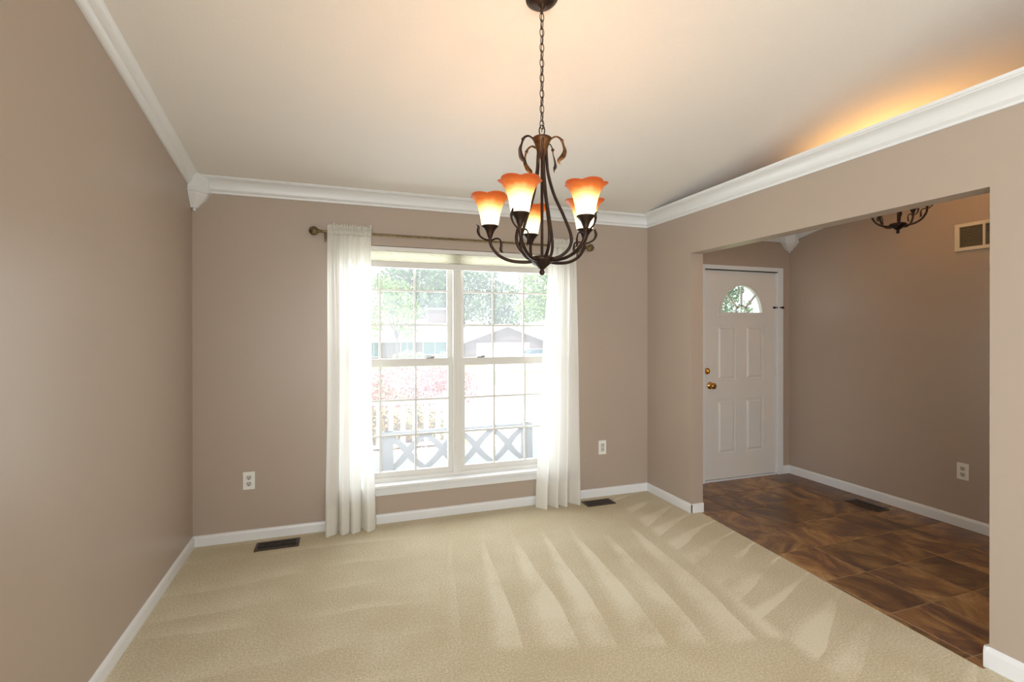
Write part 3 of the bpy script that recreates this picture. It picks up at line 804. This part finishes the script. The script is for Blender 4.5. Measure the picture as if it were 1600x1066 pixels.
    n = max(2, int((zt - z0)/.0295)); pitch = (zt-z0)/n
    for j in range(n+1):
        hv = (pitch+.008)/2; zc_ = z0 + pitch*j + hv*.55
        u = right if j % 2 == 0 else view
        u = Vector((u.x*cos(.5)-u.y*sin(.5), u.x*sin(.5)+u.y*cos(.5), 0))
        rg = [u*(.0088*sin(t)) + Vector((0, 0, zc_ - hv*cos(t))) for t in [2*pi*i_/16 for i_ in range(16)]]
        bm = NB(); tube(bm, rg, .0018, 6, closed=True, upv=(0, 0, 1)); auto(obj('chain_link', bm, BRONZE, root), 60)
    bm = NB(); tube(bm, [(.003*sin(j*.9), .003*cos(j*.9), z0-.02 + (zt-z0+.04)*j/30) for j in range(31)], .0016, 6); obj('cord', bm, BRONZE, root)
    bm = NB(); lathe(bm, [(.003, -.052), (.008, -.048), (.012, -.040), (.022, -.034), (.042, -.026), (.056, -.014), (.060, -.006), (.066, -.003), (.066, .0)], 36)
    o = obj('canopy', bm, BRONZE, root, True, (0, 0, ceil_z - loc[2])); o.rotation_euler = (-math.atan(.195), 0, 0)
    return root
cx, cy = .770, -1.86
chandelier('chandelier', 'bronze five-arm chandelier with lit amber-tipped glass shades hanging before the window', (cx, cy, 1.631), zc(cy), -22, .935, 2.5)
fx, fy = 3.44, -1.49
chandelier('chandelier', 'smaller bronze chandelier seen in the foyer beyond the opening', (fx, fy, 2.040), zc(fy), -68, .86, 4.4, 'chandelier', .76)

# ------------------------------------------------------------------ outdoors
rnd = random.Random(11)
def gz(y): return -.50 if y < 4 else -.50 - 1.65*min(1, (y-4)/40)
GRASS = mat('pale_lawn_grass', (.30, .42, .13), .9, noise=(.6, (.36, .46, .20), 4))
CONC = mat('pale_concrete', (.72, .71, .68), .85, noise=(2, (.66, .65, .62), 4))
bm = NB()
def sheet(bm, x0, x1, ylist, dz):
    rows = [[bm.verts.new((x, y, gz(y)+dz)) for x in (x0, x1)] for y in ylist]
    for a, b_ in zip(rows, rows[1:]): bm.faces.new((a[0], a[1], b_[1], b_[0]))
YL = [.15, 4, 14, 24, 34, 44, 140]
sheet(bm, -70, 110, YL, 0); struct(obj('ground', bm, GRASS), 'pale sunlit lawn outside')
bm = NB(); sheet(bm, 2.2, 6.6, [2.9, 4, 14, 24, 30], .03); sheet(bm, -60, 100, [30, 34, 39.5], .035); sheet(bm, 14.5, 25.5, [39.5, 44, 55.5], .035)
struct(obj('driveway', bm, CONC), 'pale concrete driveway and street outside')
deck = struct(obj('porch_floor', BX(-1.5, 4.5, .15, 2.75, -.50, -.12), mat('porch_concrete', (.62, .61, .6), .8, noise=(3, (.57, .56, .55), 4))), 'pale porch floor outside the window')
# porch railing with balusters
t = thing('porch_railing', 'white porch railing with square balusters outside the window', 'railing', (.1, 2.62, -.12))
obj('top_rail', BX(-1.2, 1.17, -.035, .035, .60, .66, bev=.006), EXTW, t)
obj('bottom_rail', BX(-1.2, 1.17, -.02, .02, .06, .10, bev=.004), EXTW, t)
for k in range(16):
    x = -1.13 + .148*k
    obj('baluster', BX(x-.028, x+.028, -.02, .02, .10, .60), EXTW, t)
obj('newel_post', BX(1.17, 1.27, -.05, .05, 0, .74, bev=.006), EXTW, t)
# grey cross-braced panel right behind the glass
t = thing('lattice_panel', 'grey cross-braced low wooden panel on the porch just outside the window', 'porch panel', (.40, 1.2, -.12))
Lp, Hp = 1.50, .53
z0, z1 = .16, .50
obj('top_bar', BX(0, Lp, -.035, .035, .50, .545, bev=.004), GREYP, t)
obj('bottom_bar', BX(0, Lp, -.02, .02, .13, .165, bev=.003), GREYP, t)
obj('post', BX(-.03, .085, -.03, .03, 0, .545, bev=.003), GREYP, t); obj('post', BX(Lp-.085, Lp+.03, -.03, .03, 0, .545, bev=.003), GREYP, t)
nX = 4; p = (Lp-.11)/nX
for i in range(nX):
    a = .05 + i*p
    for s in (0, 1):
        xa, xb = (a, a+p) if s == 0 else (a+p, a)
        pts = []
        for q in range(9):
            tt = q/8; zz = z0 + (z1-z0)*tt; xx = xa + (xb-xa)*tt + .018*sin(2*pi*tt)*(1 if s == 0 else -1)
            pts.append((xx, zz))
        L_ = [(x-.040, z) for x, z in pts]; R_ = [(x+.040, z) for x, z in pts]
        bm = NB(); yo = -.012 if s else .0
        for q in range(8): prism(bm, [L_[q], R_[q], R_[q+1], L_[q+1]], (0, .018, 0), (0, yo, 0), XZ)
        bmesh.ops.remove_doubles(bm, verts=bm.verts, dist=1e-5)
        obj('brace', bm, GREYP, t)

def leaf_cloud(bm, blobs, n, size, rn, flat=.6):
    for _ in range(n):
        c, r = rn.choice(blobs)
        while True:
            v = Vector((rn.uniform(-1, 1), rn.uniform(-1, 1), rn.uniform(-1, 1)))
            if .35 < v.length < 1: break
        p = Vector(c) + Vector((v.x*r[0], v.y*r[1], v.z*r[2]))
        a = Vector((rn.gauss(0, 1), rn.gauss(0, 1), rn.gauss(0, 1))).normalized(); b_ = a.orthogonal().normalized()
        b_ = Matrix.Rotation(rn.uniform(0, 6.28), 3, a) @ b_; s = size*rn.uniform(.6, 1.3); cc = a.cross(b_)
        bm.faces.new([bm.verts.new(q) for q in (p - b_*s, p - cc*s*flat, p + b_*s, p + cc*s*flat)])
def foliage_mat(name, c1, c2):
    M = mat(name, c1, .8, noise=(.35, c2, 6), spec=.1); return M
GA = foliage_mat('deep_green_leaves', (.075, .135, .07), (.17, .27, .12))
GB = foliage_mat('yellow_green_leaves', (.32, .42, .12), (.20, .33, .10))
GP = foliage_mat('pink_red_leaves', (.40, .12, .15), (.52, .27, .26))
GW = foliage_mat('pale_shrub_leaves', (.38, .45, .30), (.50, .54, .42))
GO = foliage_mat('autumn_ground_leaves', (.36, .24, .09), (.30, .17, .10))
BARK = mat('tree_bark', (.12, .09, .07), .9)
def tree(name, label, loc, blobs, n, size, m_, trunk, cat='tree', group=None, branches=True):
    t = thing(name, label, cat, loc, group)
    bm = NB(); leaf_cloud(bm, blobs, n, size, rnd); tag(obj('foliage', bm, m_, t), kind='stuff')
    if trunk:
        h, r = trunk
        bm = NB(); tube(bm, catmull([(0, 0, -.2), (.1*r, 0, h*.4), (-.2*r, 0, h)], 4), [r, r*.8, r*.6], 8)
        for c, rr in blobs[:5]: tube(bm, catmull([(0, 0, h*.7), (c[0]*.5, c[1]*.5, (h+c[2])/2), c], 4), [r*.5, r*.35, r*.1], 6)
        obj('trunk', bm, BARK, t, True)
    return t
def bl(*a): return [((x, y, z), (r, r, r*.85)) for x, y, z, r in a]
tree('tree', 'big dark green tree left behind the house chimney, through the left panes', (11.5, 84, gz(84)), bl((0, 0, 9, 4.5), (-2.6, 0, 12, 3.2), (3, 0, 12.5, 4), (0, 0, 15.5, 4), (2, -1, 7, 4), (4.5, 0, 9, 3), (-2.4, -1, 8.2, 2.4)), 5200, .34, GA, (8, .5), group=None)
tree('tree', 'broad green tree behind the far house roof, through the right panes', (24, 96, gz(96)), bl((0, 0, 9, 5), (-5, 0, 11, 4), (5, 0, 9, 5), (0, 0, 14, 5), (-5, 0, 15, 3.4), (8.5, 0, 11, 4), (3.5, 0, 15.5, 4), (9, 0, 6, 3.5)), 7000, .34, GA, (8, .6))
tree('tree', 'airy green tree at the right edge of the window view', (37, 80, gz(80)), bl((0, 0, 9, 4.5), (-3, 0, 12.5, 3.6), (3, 0, 13, 4), (0, 0, 15.5, 3.4), (-4, 0, 7.5, 3)), 3800, .34, GB, (8, .5))
tree('tree', 'light yellow-green young tree at the left of the window view', (3.7, 31, gz(31)), bl((0, 0, 4.0, 1.2), (-1.3, 0, 4.7, 1.2), (.8, 0, 4.4, .9), (.1, 0, 5.6, 1.1), (-1.0, 0, 6.2, .8), (.8, 0, 3.0, .7), (-1.7, 0, 3.4, 1.0)), 2100, .105, GB, (3.4, .10))
tree('tree', 'green tree showing in the left panes of the front door fan light', (40.5, 40, gz(40)), bl((0, 0, 5.5, 2.6), (-1.8, 0, 4.2, 2.2), (-.5, 0, 8, 2.2), (-2.6, 1, 6.6, 1.8)), 2600, .2, GA, (4, .3))
tree('shrub', 'pink and red leafed shrub beyond the porch railing, left one', (1.15, 6.6, -.52), bl((0, 0, .75, .62), (-.55, 0, .7, .5), (.5, 0, .72, .5)), 2300, .034, GP, None, 'shrub', None)
tree('shrub', 'pink and red leafed shrub beyond the porch railing, right one', (2.35, 7.9, -.56), bl((0, 0, .72, .5), (.45, 0, .6, .45), (-.2, .2, .8, .4)), 2000, .034, GP, None, 'shrub', None)
tree('shrub', 'pale rounded shrub before the far house, left one', (7.3, 52, gz(52)), bl((0, 0, .7, 1.0), (-1.1, 0, .5, .8), (1.1, 0, .5, .8)), 1100, .13, GW, None, 'shrub')
tree('shrub', 'pale spreading shrub before the far house window', (11.3, 52, gz(52)), bl((0, 0, .6, .8), (-1.1, 0, .35, .7), (1.2, 0, .35, .7)), 900, .13, GW, None, 'shrub')
t = thing('flower_bed', 'bed of low orange and yellow plants on brown mulch behind the porch railing', 'flower bed', (.9, 3.6, -.5))
bm = NB(); leaf_cloud(bm, [((x*.22-1.15, rnd.uniform(-.3, .5), .38), (.35, .42, .36+.06*(x % 2))) for x in range(8)], 3800, .035, rnd); tag(obj('foliage', bm, GO, t), kind='stuff')
obj('mulch', BX(-1.9, .75, -.6, 1.5, .0, .03), mat('brown_mulch', (.16, .09, .055), .95, noise=(9, (.24, .16, .10), 5)), t)

# the house across the street
BRICK = mat('mauve_brown_brick', (.13, .085, .085), .9, noise=(3, (.17, .115, .11), 4))
SIDE = mat('mauve_brown_siding', (.16, .115, .12), .8)
ROOFM = mat('pale_sunlit_shingles', (.62, .60, .57), .9, noise=(3, (.55, .53, .5), 4))
TEAL = mat('dark_teal_window_glass', (.05, .12, .13), .15)
hz = gz(60)
h = thing('house', 'low brown ranch house with a white garage door across the street', 'house', (0, 0, hz))
def hb(name, x0, x1, y0, y1, z0, z1, m_, par=h, **kw): return obj(name, BX(x0, x1, y0, y1, z0, z1), m_, par)
wall_ = hb('wall', -2, 14.6, 57.5, 66, 0, 2.55, BRICK)
bm = NB(); prism(bm, [(57.0, 2.45), (62, 5.15), (67, 2.45), (67, 2.2), (57.0, 2.2)], (18.5, 0, 0), (-3, 0, 0), YZ); obj('roof', bm, ROOFM, h)
gar = hb('garage_wall', 14.6, 26.0, 56, 65, 0, 2.35, SIDE)
bm = NB(); prism(bm, [(14.6, 2.3), (26.0, 2.3), (20.1, 4.25)], (0, .3, 0), (0, 56.0, 0), XZ); obj('gable_wall', bm, SIDE, h)
bm = NB(); prism(bm, [(13.9, 2.0), (14.1, 1.95), (20.1, 4.1), (26.6, 1.75), (26.8, 1.8), (26.8, 2.1), (20.1, 4.5), (13.9, 2.3)], (0, 10, 0), (0, 55.6, 0), XZ)
bmesh.ops.triangulate(bm, faces=[f for f in bm.faces if len(f.verts) > 4]); obj('garage_roof', bm, ROOFM, h)
hb('garage_door', 16.1, 23.2, 55.9, 56.0, 0, 2.05, EXTW)
for k in range(1, 4): hb('door_groove', 16.1, 23.2, 55.88, 55.9, k*.51-.01, k*.51+.01, SIDE)
hb('chimney', 10.9, 13.3, 61, 62.4, 2, 6.4, BRICK); hb('chimney_cap', 10.7, 13.5, 60.8, 62.6, 6.4, 6.6, EXTW)
for (a, b_, c, d) in ((3.3, 4.3, .5, 2.2), (7.0, 8.4, .7, 2.25), (9.7, 12.6, .7, 2.25)):
    fr = hb('window', a-.1, b_+.1, 57.42, 57.5, c-.1, d+.1, EXTW)
    hb('pane', a, (a+b_)/2-.03, 57.38, 57.42, c, d, TEAL, fr); hb('pane', (a+b_)/2+.03, b_, 57.38, 57.42, c, d, TEAL, fr)

# a car in the driveway
CARP = mat('silver_blue_car_paint', (.42, .47, .52), .3, .5); CARG = mat('car_glass', (.05, .09, .12), .1); TYRE = mat('tyre_rubber', (.03, .03, .03), .8)
car = thing('car', 'silver-blue car parked on the driveway across the street', 'car', (21.3, 49.5, gz(49.5)+.035), None, (0, 0, radians(8)))
bm = NB(); body = [(-2.25, .35), (-2.25, .75), (-2.0, .88), (-1.2, .92), (1.3, .96), (2.1, .90), (2.25, .7), (2.25, .35)]
prism(bm, body, (0, 1.75, 0), (0, -.875, 0), XZ); bmesh.ops.bevel(bm, geom=list(bm.edges), offset=.04, segments=2, affect='EDGES'); auto(obj('body', bm, CARP, car))
bm = NB(); loft(bm, [[Vector((x, y*s_y, z)) for x, y in ((a, -.80), (b_, -.80), (b_, .80), (a, .80))] for (a, b_, z, s_y) in ((-1.25, 1.55, .90, 1), (-.55, 1.05, 1.42, .82))])
obj('cabin', bm, CARG, car)
bm = NB(); box(bm, -.62, 1.10, -.68, .68, 1.40, 1.45, bev=.02); obj('roof', bm, CARP, car)
for x in (-1.4, 1.4):
    for y in (-.80, .80):
        bm = NB(); rings = [[Vector((x+r*cos(2*pi*q/20), y+yy, .33+r*sin(2*pi*q/20))) for q in range(20)] for r, yy in ((.2, -.10), (.32, -.10), (.33, 0), (.32, .10), (.2, .10))]
        loft(bm, rings); obj('wheel', bm, TYRE, car, True)
